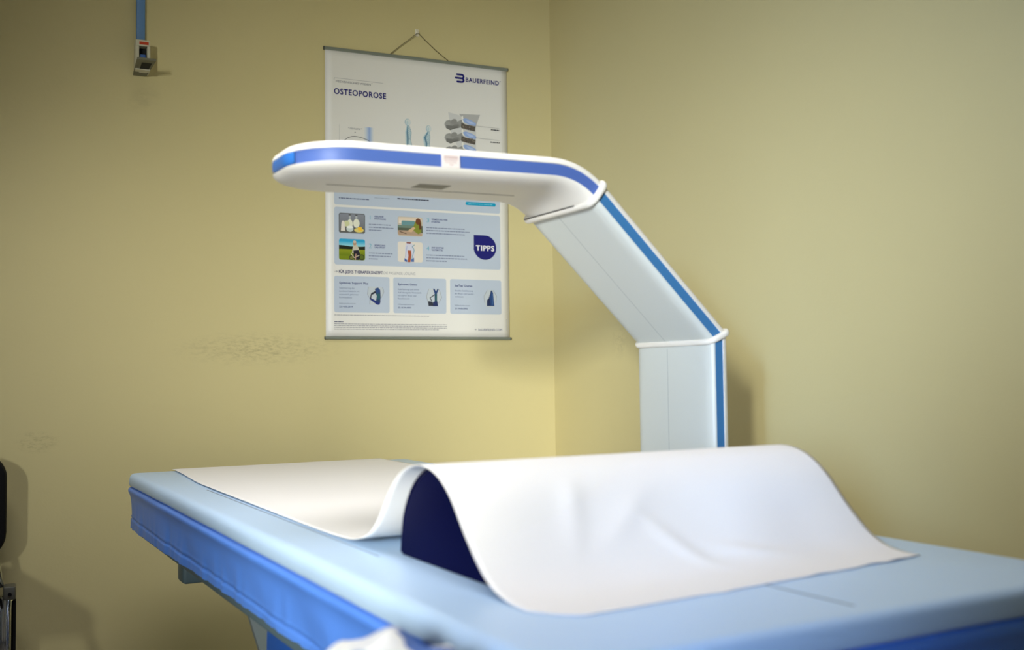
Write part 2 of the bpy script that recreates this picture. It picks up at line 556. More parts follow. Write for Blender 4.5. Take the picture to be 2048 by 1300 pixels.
pr = Root('paper_sheet', (.38, -.95, TH), BF, BRZ)
po = link('paper_sheet', [tuple(Vector(v) - pr.l) for v in verts], faces, M_paper, None, True)
po.matrix_world = Matrix.Translation(pr.e.location) @ Matrix.Rotation(BRZ, 4, 'Z')
bpy.data.objects.remove(pr.e)
md = po.modifiers.new('thickness', 'SOLIDIFY'); md.thickness = 0.0007; md.offset = 0
tag(po, 'white paper sheet rolled along the table and over the cushion', 'paper sheet')
po.name = 'paper_sheet'

# ------------------------------------------------------------------ scanner arm
YN, YF = -1.334, -1.112
YM = (YN + YF) / 2; HW = (YF - YN) / 2
sa = Root('scanner_arm', (.772, YM, 0), BF, BRZ)
tag(sa.e, 'white bone scanner arm with blue edge stripe reaching over the table', 'scanner arm')
th0, th1, th2 = math.radians(1.05), math.radians(-43.7), math.radians(-90)
V1 = Vector((.4917, TH + .5612)); V2 = Vector((.772, TH + .2935))
d0 = Vector((math.cos(th0), math.sin(th0))); d1 = (V2 - V1).normalized(); th1 = math.atan2(d1.y, d1.x)
TIPX = 0.0250
TL = .052
bend = []          # (point, angle) along the head after the straight run
a0 = V1 - d0 * TL; a1 = V1 + d1 * TL
for k in range(13):
    t = k / 12
    p = a0 * (1 - t) ** 2 + V1 * 2 * t * (1 - t) + a1 * t * t
    dd = (V1 - a0) * 2 * (1 - t) + (a1 - V1) * 2 * t
    bend.append((p, math.atan2(dd.y, dd.x)))
S_STR = (a0.x - TIPX) / d0.x         # length of the straight run
tip = a0 - d0 * S_STR
blen = [0.0]
for (p, _), (q, _) in zip(bend[:-1], bend[1:]): blen.append(blen[-1] + (q - p).length)


def hp(s, nn, y):
    if s <= S_STR:
        c = tip + d0 * s; a = th0
    else:
        q = s - S_STR
        k = 0
        while k < len(blen) - 2 and blen[k + 1] < q: k += 1
        t = (q - blen[k]) / (blen[k + 1] - blen[k])
        c = bend[k][0].lerp(bend[k + 1][0], t); a = bend[k][1] * (1 - t) + bend[k + 1][1] * t
    N = Vector((-math.sin(a), math.cos(a)))
    p = c + N * nn
    return (p.x, y, p.y)


S_END = S_STR + blen[-1]
RC = .088


def head_outline(i):
    """half outline (near side) from the joint to the middle of the tip; list of (s, dy from centre)"""
    hw = HW - i
    r = min(max(RC - i * .6, .02), hw - .002)
    o = []
    for k in range(12): o.append((S_STR + blen[12 - k], hw))
    for k in range(16): o.append((S_STR + (i + r - S_STR) * k / 16, hw))
    for k in range(17):
        t = PI / 2 * k / 16
        o.append((i + r - r * math.sin(t), hw - r + r * math.cos(t)))
    for k in range(1, 4): o.append((i, (hw - r) * (1 - k / 3)))
    return o


def head_shell(levels, cap0, cap1):
    mb = MB(); rs = []
    for nn, i in levels:
        h = head_outline(i)
        rs.append([hp(s, nn, YM - dy) for s, dy in h] + [hp(s, nn, YM + dy) for s, dy in reversed(h[:-1])])
    mb.loft(rs, closed=False)
    m = len(rs[0])
    for ci, do in ((0, cap0), (len(rs) - 1, cap1)):
        if do:
            for j in range(m // 2):
                a, b = ci * m + j, ci * m + j + 1; c, d = ci * m + (m - 2 - j), ci * m + (m - 1 - j)
                mb.f.append((a, b, c, d) if len({a, b, c, d}) == 4 else tuple(dict.fromkeys((a, b, c, d))))
    return mb


head_lo = [(-.0262, .060), (-.0256, .046), (-.0240, .032), (-.0214, .0190), (-.0184, .0100), (-.0152, .0045), (-.0120, .0014), (-.0098, .0004), (-.0092, .0022)]
head_st = [(-.0092, .0022), (-.004, .0018), (.004, .0018), (.0092, .0022)]
head_hi = [(.0092, .0022), (.0098, .0), (.0135, .0002), (.0172, .0022), (.0202, .0065), (.0222, .014), (.0232, .026), (.0236, .040)]
sa.part('head_underside', head_shell(head_lo, True, False), M_under, True, 40)
hst = sa.part('head_stripe', head_shell(head_st, False, False), M_bluea, True, 60)
sa.part('head_top_shell', head_shell(head_hi, False, True), M_white, True, 40)


def band(mb, levels, s0, s1, side, n_, off):
    """strip hugging the head edge between outline fractions"""


# indicator cover on the rounded tip
ho = head_outline(.0)
arc = ho[28:]            # rounded corner and tip, near side
icseq = arc[12:] + [(s_, -dy_) for s_, dy_ in reversed(arc[14:-1])]
icfull = [arc[11]] + icseq + [(arc[13][0], -arc[13][1])]
icov = MB(); rs = []
for nn, out in ((-.0100, -.001), (-.0092, .0016), (-.0060, .0032), (0, .0036), (.0060, .0032), (.0092, .0016), (.0100, -.001)):
    pts = []
    seq = icseq
    for k, (s, dy) in enumerate(seq):
        # outward normal of the outline
        a = Vector(icfull[k]); b = Vector(icfull[k + 2]); t = (b - a).normalized()
        nv = Vector((t.y, -t.x))
        if nv.x > 0: nv = -nv
        e = min(1.0, k / 2.0, (len(seq) - 1 - k) / 2.0)
        o = out * (.2 + .8 * e) if out > 0 else out
        pts.append(hp(s + nv.x * o, nn * (.82 + .18 * e), YM - dy - nv.y * o))
    rs.append(pts)
icov.loft(rs, closed=False)
sa.part('indicator_cover', icov, M_cover, True, 60)
# label stuck over the stripe
lb = MB()
x0, x1 = .243, .273
lb.loft([[hp(x - TIPX, nn, YN + dy) for x, nn in ((x0, -.0100), (x1, -.0100), (x1, .0105), (x0, .0105))] for dy in (.002, -.0006)], False, True)
sticker = sa.part('paper_label', lb, mat('label_paper', (226, 214, 208), 0.6, 0.3))
lt = MB()
for k, (w0, w1, th) in enumerate(((.12, .88, .0013), (.10, .90, .0011), (.10, .86, .0009), (.16, .82, .0007), (.42, .62, .0009))):
    nn = (.0066, .0040, .0010, -.0022, -.0056)[k]
    lt.add([hp(x0 + (x1 - x0) * q - TIPX, nn + e * th * .5, YN - .0008) for q, e in ((w0, -1), (w1, -1), (w1, 1), (w0, 1))], [(0, 1, 2, 3)])
sa.part('label_print', lt, mat('label_ink', (168, 128, 122), 0.7, 0.2))
# laser window and slit in the underside
un = -.0263
sl = MB()
sl.loft([[hp(x - TIPX, un - dz, y) for x, y in ((.098, YM - .0012), (.428, YM - .0012), (.428, YM + .0012), (.098, YM + .0012))] for dz in (-.0005, .0003)], False, True)
sa.part('scan_slit', sl, M_dark)
lw = MB()
lw.loft([[hp(x - TIPX, un - dz, y) for x, y in ((.232, YM - .052), (.286, YM - .052), (.286, YM - .016), (.232, YM - .016))] for dz in (-.0005, .0004)], False, True)
sa.part('laser_window', lw, M_grey)


# straight limbs
def limb(p0, p1, m0, m1, T, hw):
    """rings of a rounded slab between two (x,z) points; m0/m1 give the cut direction (unit, in x,z) at each end"""
    k = T / .038
    lev = [(-.0190, .030), (-.0186, .018), (-.0172, .0090), (-.0145, .0035), (-.0115, .0008), (-.0092, 0), (-.0088, .0016), (.0088, .0016), (.0092, 0), (.0130, .0006), (.0168, .0020), (.0200, .0055), (.0218, .0120), (.0224, .024)]
    d = (p1 - p0).normalized(); N = Vector((-d.y, d.x))
    out = []
    for (c, m) in ((p0, m0), (p1, m1)):
        ringp = []
        sc_ = 1.0 / max(0.2, m.dot(N))
        for side in (-1, 1):
            seq = lev if side < 0 else list(reversed(lev))
            for nn, i in seq:
                q = c + m * (nn * k * sc_)
                ringp.append((q.x, YM + side * (hw - i), q.y))
        out.append(ringp)
    n_ = len(lev)

    def sub(idx, closed=False):
        mb = MB(); nseg = 10
        rr = []
        for t in range(nseg + 1):
            rr.append([tuple(Vector(out[0][i]).lerp(Vector(out[1][i]), t / nseg)) for i in idx])
        return mb.loft(rr, closed=closed)
    near = list(range(n_)); far = list(range(n_, 2 * n_))
    inner = list(reversed([far[k2] for k2 in range(n_ - 7, n_)]))   # far side, underside levels
    inner_idx = [far[k2] for k2 in range(n_ - 7, n_)] + near[:7]
    outer_idx = near[7:] + far[:n_ - 7]
    return sub(inner_idx), sub(outer_idx), sub(near[6:8]), sub([far[n_ - 8], far[n_ - 7]])


N1 = Vector((-d1.y, d1.x)); d2 = Vector((0, -1)); N2 = Vector((1, 0))
mit = (N1 + N2).normalized()
BASE = Vector((.772, .10))
for nm, args in (('arm', (a1 - d1 * .006, V2, N1, mit, .038, HW)), ('column', (V2, BASE, mit, N2, .038, HW))):
    i_, o_, s1, s2 = limb(*args)
    sa.part(nm + '_inner_panel', i_, M_panel, True, 40)
    sa.part(nm + '_outer_panel', o_, M_white, True, 40)
    sa.part(nm + '_stripe', s1, M_blueb)
    sa.part(nm + '_stripe', s2, M_blueb)
# seam in the inner panels
sm = MB()
for p, q, Nn in ((a1 + d1 * .006, V2 - d1 * .012, N1), (V2 + d2 * .018, BASE, N2)):
    a = p - Nn * .0192; b = q - Nn * .0192
    sm.add([(a.x, YM - .0005 + .012, a.y), (a.x, YM + .0005 + .012, a.y), (b.x, YM + .0005 + .012, b.y), (b.x, YM - .0005 + .012, b.y)], [(0, 1, 2, 3)])
sa.part('panel_seam', sm, mat('seam_grey', (150, 158, 158), 0.6, 0.3))


# collars over the joints
def collar(c, m, hi_, ho_, name):
    t = Vector((-m.y, m.x))
    loop = rrect(-(HW + .003), HW + .003, -hi_, ho_, .017, 7)
    mb = MB()
    rings = []
    pts3 = []
    for y, nn in loop: pts3.append((c.x + m.x * nn, YM + y, c.y + m.y * nn))
    cen = Vector((c.x, YM, c.y)); ax = Vector((t.x, 0, t.y))
    npt = len(loop)
    sect = [(-.0053, -.006), (-.0053, .0008), (-.0045, .0028), (-.0026, .0039), (.0, .0042), (.0026, .0039), (.0045, .0028), (.0053, .0008), (.0053, -.006)]
    rows = []
    for i in range(npt):
        a = Vector(loop[i - 1]); b = Vector(loop[(i + 1) % npt]); tt = (b - a).normalized(); nv = Vector((tt.y, -tt.x))
        row = []
        for along, outw in sect:
            y = loop[i][0] + nv.x * outw; nn = loop[i][1] + nv.y * outw
            row.append((c.x + m.x * nn + t.x * along, YM + y, c.y + m.y * nn + t.y * along))
        rows.append(row)
    rows.append(rows[0])
    mb.loft(rows)
    return sa.part(name, mb, M_white, True, 50)


N1c = Matrix.Rotation(math.radians(6), 2) @ N1
collar(a1 - d1 * .004, N1c, .0240, .0240, 'joint_collar')
collar(V2, mit, .0222, .0262, 'joint_collar')
# dark gap line between head and upper collar
gp = MB()
g0 = a1 - d1 * .0118
gp.loft([[(g0.x - N1c.x * .0282 + d1.x * e, y, g0.y - N1c.y * .0282 + d1.y * e) for e in (-.0010, .0010)] for y in (YM - .070, YF - .012)], closed=False)
sa.part('joint_gap', gp, mat('gap_dark', (84, 82, 78), 0.8, 0.1))
sa.part('carriage_base', MB().box(.757, .88, YN - .10, YF + .10, 0, .12, .02), M_white, True, 40)

# ------------------------------------------------------------------ poster
PU, PV, PY = 0.7925, 1.8735, 3.034
PWID, PHGT = 0.594, 0.862
ps = empty('hanging_poster', (PU + PWID / 2, PY, PV - PHGT))
tag(ps, 'white medical information poster headed osteoporose hanging on the wall', 'poster')


def P(u, v, d=0.0):
    """poster millimetres (from the top left corner) to the poster's own frame"""
    return (u / 1000 - PWID / 2, -d / 1000, PHGT - v / 1000)


sheet = MB()
cols = 24
fr_, bk = [], []
rowsA = []
for v in range(0, 865, 24):
    vv = min(v, 862)
    rowsA.append([P(594 * k / cols, vv, 1.0 + .25 * math.sin(k * .5 + vv * .006)) for k in range(cols + 1)])
sheet.loft(rowsA, closed=False)
so = sheet.build('paper_print_sheet', M_pst, ps, True)
so.name = 'sheet'
md = so.modifiers.new('thickness', 'SOLIDIFY'); md.thickness = 0.0004; md.offset = -1


def rail(v, name, h):
    mb = MB()
    sec = [(-h / 2, -1.5), (-h / 2, 3.6), (-h / 2 + 1.6, 5.2), (-1.0, 5.6), (0, 4.6), (1.0, 5.6), (h / 2 - 1.6, 5.2), (h / 2, 3.6), (h / 2, -1.5)]
    mb.loft([[P(u, v + b, d) for b, d in sec] for u in (-2.8, 597)], True, True)
    r = mb.build(name, M_rail, ps)
    for u0, u1 in ((-4.2, -2.6), (596.8, 598.4)):
        mb = MB()
        mb.loft([[P(u, v + b * 1.05, d * 1.03) for b, d in sec] for u in (u0, u1)], True, True)
        mb.build('end_cap', M_railend, r)


rail(1.2, 'top_rail', 9.6)
rail(866.5, 'bottom_rail', 8.0)
cm = MB().tube([P(202, -3, 2.5), P(235, -32, 3), P(270, -61, 4.5), P(288.5, -77, 6), P(292.3, -79, 6.5), P(296, -77, 6), P(315, -61, 4.5), P(355, -30, 3), P(395, -3, 2.5)], .0011, 6)
cm.build('hanging_cord', M_cord, ps, True)
hk = empty('wall_hook', (PU + .2923, RY1, PV + .083))
tag(hk, 'tiny white hook in the wall holding the poster cord', 'hook')
MB().box(-.006, .006, -.0035, 0, -.012, .010, .0015).build('hook_plate', M_hook, hk)
MB().tube([(0, -.003, .004), (0, -.010, -.001), (0, -.0135, -.0045), (0, -.0135, .001)], .0018, 6).build('hook_pin', M_hook, hk, True)


# ---- print on the poster
INK = (16, 18, 110); GRY = (112, 116, 130); LB = (184, 195, 212); CY = (0, 150, 190); TEAL = (84, 168, 190); DK = (40, 44, 58)


class Ink:
    """flat printed shapes; every shape lies a hair above the earlier ones"""
    def __init__(s, base=1.45): s.v = []; s.f = []; s.c = []; s.k = 0; s.base = base
    def poly(s, pts, col, lift=None):
        d = s.base + s.k * .03; s.k += 1
        b = len(s.v)
        s.v += [P(u, v, d) for u, v in pts]; s.c += [lin(col)] * len(pts)
        s.f.append(tuple(range(b, b + len(pts))))
        return s
    def rect(s, u0, v0, u1, v1, col): return s.poly([(u0, v0), (u1, v0), (u1, v1), (u0, v1)], col)
    def rr(s, u0, v0, u1, v1, r, col): return s.poly(rrect(u0, u1, v0, v1, r, 5), col)
    def ell(s, cu, cv, a, b, col, rot=0, n=18):
        c, sn = math.cos(rot), math.sin(rot)
        return s.poly([(cu + a * math.cos(t) * c - b * math.sin(t) * sn, cv + a * math.cos(t) * sn + b * math.sin(t) * c) for t in (2 * PI * k / n for k in range(n))], col)
    def line(s, pts, w, col):
        for (a, b) in zip(pts[:-1], pts[1:]):
            dx, dy = b[0] - a[0], b[1] - a[1]; l = math.hypot(dx, dy) or 1; ox, oy = -dy / l * w / 2, dx / l * w / 2
            s.poly([(a[0] + ox, a[1] + oy), (b[0] + ox, b[1] + oy), (b[0] - ox, b[1] - oy), (a[0] - ox, a[1] - oy)], col)
            s.k -= 1
        s.k += 1
        return s
    def grad(s, u0, v0, u1, v1, c0, c1, horiz=False):
        d = s.base + s.k * .03; s.k += 1; b = len(s.v)
        s.v += [P(u0, v0, d), P(u1, v0, d), P(u1, v1, d), P(u0, v1, d)]
        s.c += [lin(c0), lin(c1), lin(c1), lin(c0)] if horiz else [lin(c0), lin(c0), lin(c1), lin(c1)]
        s.f.append((b, b + 1, b + 2, b + 3)); return s
    def text(s, txt, u0, v, u1, h, col, bold=0.0, rot=False):
        cu = bpy.data.curves.new('t', 'FONT'); cu.body = txt; cu.offset = bold; cu.space_character = 1.0 + max(0, bold) * 4.5; cu.resolution_u = 3; cu.fill_mode = 'FRONT'
        o = bpy.data.objects.new('t', cu); C.objects.link(o)
        dg = bpy.context.evaluated_depsgraph_get(); dg.update()
        me = bpy.data.meshes.new_from_object(o.evaluated_get(dg))
        xs = [q.co.x for q in me.vertices]
        x0, x1 = min(xs), max(xs)
        caph = 0.73
        sx = (u1 - u0) / (x1 - x0); sy = h / caph
        d = s.base + s.k * .03; s.k += 1; b = len(s.v)
        if rot:
            sx = (v - u1) / (x1 - x0)
            s.v += [P(u0 - q.co.y * sy, v - (q.co.x - x0) * sx, d) for q in me.vertices]
        else:
            s.v += [P(u0 + (q.co.x - x0) * sx, v - q.co.y * sy, d) for q in me.vertices]
        s.c += [lin(col)] * len(me.vertices)
        s.f += [tuple(b + i for i in p.vertices) for p in me.polygons]
        bpy.data.objects.remove(o); bpy.data.curves.remove(cu); bpy.data.meshes.remove(me)
        return s
    def fine(s, u0, u1, v, h, col, seed):
        """print too small to read: short word-like dashes"""
        rn = random.Random(seed); u = u0
        while u < u1 - 1:
            w = min(rn.uniform(3, 11), u1 - u)
            s.rect(u, v - h, u + w, v, col); s.k -= 1
            u += w + rn.uniform(1.0, 1.8)
        s.k += 1
        return s
    def build(s, name):
        me = bpy.data.meshes.new(name); me.from_pydata(s.v, [], s.f)
        me.materials.append(M_print)
        ca = me.color_attributes.new('Ink', 'FLOAT_COLOR', 'POINT')
        for i, c in enumerate(s.c): ca.data[i].color = c
        o = bpy.data.objects.new(name, me); C.objects.link(o); o.parent = ps
        return o


k = Ink()
k.line([(27.8, 95), (28.3, 88), (180.4, 89.4)], .7, GRY)
k.text('MEDIZINISCHES WISSEN', 33.2, 101, 141, 6.2, (86, 90, 110), 0.0)
k.line([(144, 94), (146, 94)], 1.6, GRY)
k.text('OSTEOPOROSE', 27.3, 136.6, 189.3, 17.6, INK, .028)
k.build('heading_print')
k = Ink()
k.text('BAUERFEIND', 452.3, 55.2, 567, 14.3, INK, .026)
k.ell(571, 42.5, 1.4, 1.4, INK)
# mark of three looped bars
for v0, uu, ue in ((34.6, 420, 440), (46.0, 415, 440), (57.6, 421, 440)):
    k.rr(uu, v0 - 3.2, ue, v0 + 3.2, 3.1, INK)
for vc in (40.3, 51.8):
    k.poly([(439, vc - 8.9)] + [(439 + 9.2 * math.cos(t), vc + 8.9 * math.sin(t)) for t in (-PI / 2 + PI * q / 12 for q in range(13))] + [(439, vc + 8.9)], INK)
    k.rr(424, vc - 1.5, 442, vc + 1.5, 1.4, (226, 224, 220))
k.build('logo_print')
k = Ink()
k.line([(43, 227.6), (43, 277)], .5, (150, 154, 158))
k.fine(70, 114, 236.2, 1.1, GRY, 1); k.fine(74, 108, 239, 1.0, GRY, 2)
k.ell(91.5, 248, 1.6, 1.6, GRY)
for q in range(8):
    k.rect(120.7 + q * 3.4, 229, 124.1 + q * 3.4, 300, [(214, 218, 222), (204, 212, 222), (186, 200, 222), (164, 184, 220), (150, 172, 216), (168, 188, 220), (192, 204, 220), (212, 216, 222)][q])
k.line([(58, 275), (64.2, 270), (72, 264.5), (82, 261), (91.5, 260), (104, 261), (117, 264), (131.8, 269), (138, 273)], 1.5, DK)
k.line([(58, 275), (50, 300), (48, 330)], 1.5, DK)
k.build('chart_print')
k = Ink()
for (cu, top, s, lean) in ((258, 193, 1.0, 0), (319, 208, .92, 9)):
    c1_, c2_, c3_ = (160, 186, 198), (96, 134, 158), (186, 206, 212)
    k.ell(cu + lean * .8, top + 9 * s, 9.5 * s, 11 * s, c1_); k.ell(cu + lean * .8 + 1, top + 9 * s, 8 * s, 9.6 * s, (212, 218, 218)); k.ell(cu + lean * .8 - 1, top + 11 * s, 3.5 * s, 7 * s, c3_)
    k.poly([(cu - 3 + lean * .6, top + 19 * s), (cu + 5 + lean * .5, top + 19 * s), (cu + 12, top + 40 * s), (cu + 9, top + 62 * s), (cu + 14, top + 82 * s), (cu + 12, top + 130), (cu - 8, top + 130), (cu - 7, top + 70 * s), (cu - 8 - lean * .5, top + 40 * s)], c3_)
    k.poly([(cu - 1 + lean * .6, top + 19 * s), (cu + 2 + lean * .6, top + 19 * s), (cu + 1 - lean * .3, top + 40 * s), (cu + 3, top + 60 * s), (cu + 1, top + 90 * s), (cu + 2, top + 125), (cu - 3, top + 125), (cu - 3, top + 60 * s), (cu - 4 - lean * .4, top + 40 * s)], c2_)
    for q in range(6):
        k.line([(cu - lean * .2, top + (28 + q * 6) * s), (cu + 7, top + (30 + q * 6) * s), (cu + 10, top + (34 + q * 6) * s)], .9, (110, 142, 162))
    k.line([(cu + 5 + lean * .5, top + 19 * s), (cu + 12, top + 40 * s), (cu + 9, top + 62 * s), (cu + 14, top + 82 * s)], .8, c2_)
k.build('posture_figure_print')
k = Ink()
k.poly([(392, 158), (440, 166), (500, 156), (486, 190), (484, 300), (440, 300), (400, 220), (394, 170)], (206, 206, 206))
k.poly([(428, 160), (500, 157), (492, 176), (484, 200), (470, 200), (446, 178)], (178, 178, 178))
g1, g2, g3 = (150, 150, 148), (118, 118, 116), (92, 86, 80)
for b0 in (0, 42, 84):
    # spinous process and facet
    k.poly([(384, 186 + b0), (396, 182 + b0), (412, 188 + b0), (424, 184 + b0), (440, 176 + b0), (446, 190 + b0), (430, 204 + b0), (408, 208 + b0), (398, 214 + b0), (384, 208 + b0), (379, 198 + b0)], g1)
    k.ell(389, 197 + b0, 10, 9.5, (158, 158, 156)); k.ell(411, 186 + b0, 11, 8, (142, 142, 140), -.4); k.ell(418, 200 + b0, 12, 7, (134, 134, 132), -.3)
    k.poly([(384, 200 + b0), (404, 200 + b0), (426, 198 + b0), (420, 206 + b0), (400, 213 + b0), (386, 209 + b0)], g2)
    k.line([(384, 208 + b0), (398, 214 + b0), (414, 207 + b0), (430, 203 + b0)], 1.6, (70, 70, 70))
    k.poly([(436, 170 + b0), (441, 164 + b0), (446, 188 + b0), (440, 186 + b0)], (236, 234, 228))
    # vertebral body: spongy bone, then the disc
    k.poly([(436, 188 + b0), (450, 192 + b0), (484, 196 + b0), (482, 212 + b0), (452, 208 + b0), (434, 204 + b0)], g3)
    rn = random.Random(b0)
    for q in range(26):
        k.ell(rn.uniform(440, 479), rn.uniform(194, 208) + b0, rn.uniform(1, 2.2), rn.uniform(.8, 1.5), rn.choice([(150, 142, 130), (60, 56, 54), (120, 104, 92)]), 0, 6); k.k -= 1 if q % 5 else 0
    k.poly([(440, 176 + b0), (450, 172 + b0), (472, 178 + b0), (486, 186 + b0), (484, 194 + b0), (462, 192 + b0), (446, 186 + b0)], (150, 174, 222))
    k.poly([(450, 177 + b0), (470, 181 + b0), (482, 188 + b0), (464, 189 + b0)], (178, 196, 232))
k.line([(484.5, 193.8), (565.4, 195)], .6, GRY); k.line([(480.5, 231.8), (565, 233.9)], .6, GRY)
k.fine(536.4, 566, 203, 3.2, DK, 11); k.fine(534, 566.5, 243, 3.0, DK, 12)
k.build('spine_print')
k = Ink()
k.rr(26.2, 330, 565.3, 469, 6, LB)
k.fine(40.6, 133.7, 450.5, 3.0, (90, 98, 130), 21); k.fine(150.5, 198, 443.5, 2.0, (150, 160, 180), 22); k.fine(223.4, 325.4, 442, 3.2, (30, 34, 60), 23)
k.rr(447, 436.5, 551, 447.5, 5.4, CY); k.fine(457, 541, 443.2, 2.0, (120, 200, 222), 24)
k.build('info_box_print')
k = Ink()
k.rr(26, 476, 565.2, 648.2, 7, LB)
k.poly([(474, 540.6), (512, 540.6)] + [(512 + 38.8 * math.sin(t), 579.4 - 38.8 * math.cos(t)) for t in (PI * 1.5 * q / 40 for q in range(1, 40))] + [(474, 579.4)], INK)
k.text('TIPPS', 480.8, 589, 544, 16.8, (236, 236, 240), .028)
for t, u, v0, v1, w in (('1', 136, 496, 509.6, 1.5), ('2', 132.3, 581.1, 595.9, 8.6), ('3', 317.1, 494.7, 508.3, 8.6), ('4', 316.3, 582.0, 595.5, 8.8)):
    k.text(t, u, v1, u + w, v1 - v0, TEAL, -.012)
for lines in ((('GESUNDE', 150.1, 501.2, 178.5), ('ERNÄHRUNG', 150.1, 508.6, 186)), (('BEWEGUNG', 150.3, 588.6, 183.3), ('UND SPORT', 150.3, 595, 183.3)),
              (('VERMEIDUNG VON', 333, 500.8, 385.2), ('STÜRZEN', 333, 508.8, 360.5)), (('DAS RICHTIGE', 333, 588.6, 372.4), ('HILFSMITTEL', 333, 595.6, 370.3))):
    for t, u0, v, u1 in lines: k.text(t, u0, v, u1, 4.8, INK, .022)
for q, (u0, v, u1) in enumerate(((132.5, 525, 200.8), (132.4, 534, 210.2), (132.4, 542.2, 172.4), (131.9, 612, 207), (131.9, 620.5, 202), (131.9, 629.4, 160.5),
                                 (316, 526.5, 444), (316, 534.7, 459.8), (316, 543.7, 445.5), (315.3, 611.3, 441), (315.2, 620, 450), (315.1, 629, 382))):
    k.fine(u0, u1, v, 2.7, (124, 132, 160), 40 + q)
k.build('tips_box_print')

# photographs printed in the tips box
k = Ink(1.9)
u0, v0 = 39.8, 493.2
k.rr(u0, v0, u0 + 81, v0 + 60, 6, (104, 108, 114)); k.grad(u0 + 3, v0 + 3, u0 + 78, v0 + 44, (134, 138, 150), (112, 114, 120)); k.rect(u0 + 3, v0 + 44, u0 + 78, v0 + 57, (92, 90, 84))
for cu, top, w in ((34, 14, 9), (54, 12, 10)):
    k.rect(u0 + cu - 3, v0 + 5, u0 + cu + 3, v0 + top + 12, (176, 180, 184)); k.rect(u0 + cu - 3.4, v0 + 4, u0 + cu + 3.4, v0 + 7, (70, 66, 64))
    k.ell(u0 + cu, v0 + top + 18, w, 13, (224, 224, 206))
k.ell(u0 + 24, v0 + 32, 9, 9, (204, 206, 160)); k.poly([(u0 + 8, v0 + 30), (u0 + 11, v0 + 24), (u0 + 15, v0 + 24), (u0 + 18, v0 + 30), (u0 + 20, v0 + 54), (u0 + 6, v0 + 54)], (226, 218, 210))
k.ell(u0 + 34, v0 + 47, 11, 9, (196, 206, 204)); k.ell(u0 + 34, v0 + 42, 10, 4, (232, 234, 228))
k.ell(u0 + 62, v0 + 50, 15, 7, (220, 202, 118)); k.poly([(u0 + 58, v0 + 41), (u0 + 70, v0 + 40), (u0 + 73, v0 + 52), (u0 + 60, v0 + 53)], (238, 190, 60))
k.build('milk_photo_print')
k = Ink(1.9)
u0, v0 = 40, 570.7
k.rr(u0, v0, u0 + 80.3, v0 + 63, 6, (118, 134, 20)); k.rr(u0, v0, u0 + 80.3, v0 + 20, 6, (44, 160, 206)); k.grad(u0, v0 + 8, u0 + 80.3, v0 + 22, (58, 172, 212), (150, 208, 220))
k.poly([(u0, v0 + 19), (u0 + 18, v0 + 20), (u0 + 36, v0 + 22), (u0 + 60, v0 + 23), (u0 + 80.3, v0 + 21), (u0 + 80.3, v0 + 31), (u0, v0 + 31)], (26, 32, 20))
k.grad(u0, v0 + 31, u0 + 80.3, v0 + 50, (140, 150, 30), (104, 124, 14))
k.poly([(u0 + 42, v0 + 26), (u0 + 45, v0 + 16), (u0 + 53, v0 + 14), (u0 + 60, v0 + 26), (u0 + 63, v0 + 38), (u0 + 58, v0 + 44), (u0 + 40, v0 + 42)], (196, 190, 172))
k.ell(u0 + 48, v0 + 12, 5.4, 7, (178, 140, 112)); k.ell(u0 + 48, v0 + 8, 5, 4, (198, 186, 170))
k.poly([(u0 + 44, v0 + 34), (u0 + 60, v0 + 32), (u0 + 66, v0 + 48), (u0 + 62, v0 + 62), (u0 + 46, v0 + 62)], (34, 30, 44))
k.ell(u0 + 70, v0 + 54, 8, 9, (30, 32, 28)); k.ell(u0 + 70, v0 + 54, 6, 7, (88, 104, 34)); k.ell(u0 + 38, v0 + 56, 7, 7, (40, 42, 30)); k.ell(u0 + 38, v0 + 56, 5, 5, (120, 120, 60))
k.line([(u0 + 36, v0 + 42), (u0 + 46, v0 + 56), (u0 + 62, v0 + 48)], 2, (208, 196, 170)); k.line([(u0 + 52, v0 + 44), (u0 + 50, v0 + 62)], 3, (190, 150, 130))
k.build('meadow_photo_print')
k = Ink(1.9)
u0, v0 = 223.6, 495
k.rr(u0, v0, u0 + 80.4, v0 + 59.4, 6, (196, 186, 172)); k.grad(u0 + 3, v0 + 2, u0 + 76, v0 + 20, (214, 196, 176), (226, 216, 204)); k.rect(u0, v0 + 26, u0 + 80, v0 + 48, (84, 92, 78))
k.rr(u0 + 12, v0 + 12, u0 + 56, v0 + 28, 4, (104, 146, 152)); k.rect(u0, v0 + 26, u0 + 54, v0 + 34, (110, 132, 120)); k.poly([(u0, v0 + 42), (u0 + 50, v0 + 42), (u0 + 78, v0 + 50), (u0 + 78, v0 + 57), (u0 + 4, v0 + 57), (u0, v0 + 52)], (176, 150, 128))
k.poly([(u0 + 56, v0 + 14), (u0 + 66, v0 + 6), (u0 + 76, v0 + 14), (u0 + 76, v0 + 46), (u0 + 66, v0 + 52), (u0 + 48, v0 + 40), (u0 + 50, v0 + 30)], (128, 136, 50)); k.ell(u0 + 66, v0 + 13, 8.6, 10, (112, 66, 40))
k.poly([(u0 + 68, v0 + 16), (u0 + 75, v0 + 18), (u0 + 76, v0 + 36), (u0 + 69, v0 + 38)], (96, 58, 34)); k.poly([(u0 + 50, v0 + 30), (u0 + 57, v0 + 33), (u0 + 44, v0 + 47), (u0 + 30, v0 + 44)], (206, 172, 136)); k.line([(u0 + 6, v0 + 46), (u0 + 28, v0 + 52)], 2, (70, 48, 36))
k.build('stumble_photo_print')
k = Ink(1.9)
u0, v0 = 223.2, 571.9
k.rr(u0, v0, u0 + 80.2, v0 + 62, 6, (222, 214, 204))
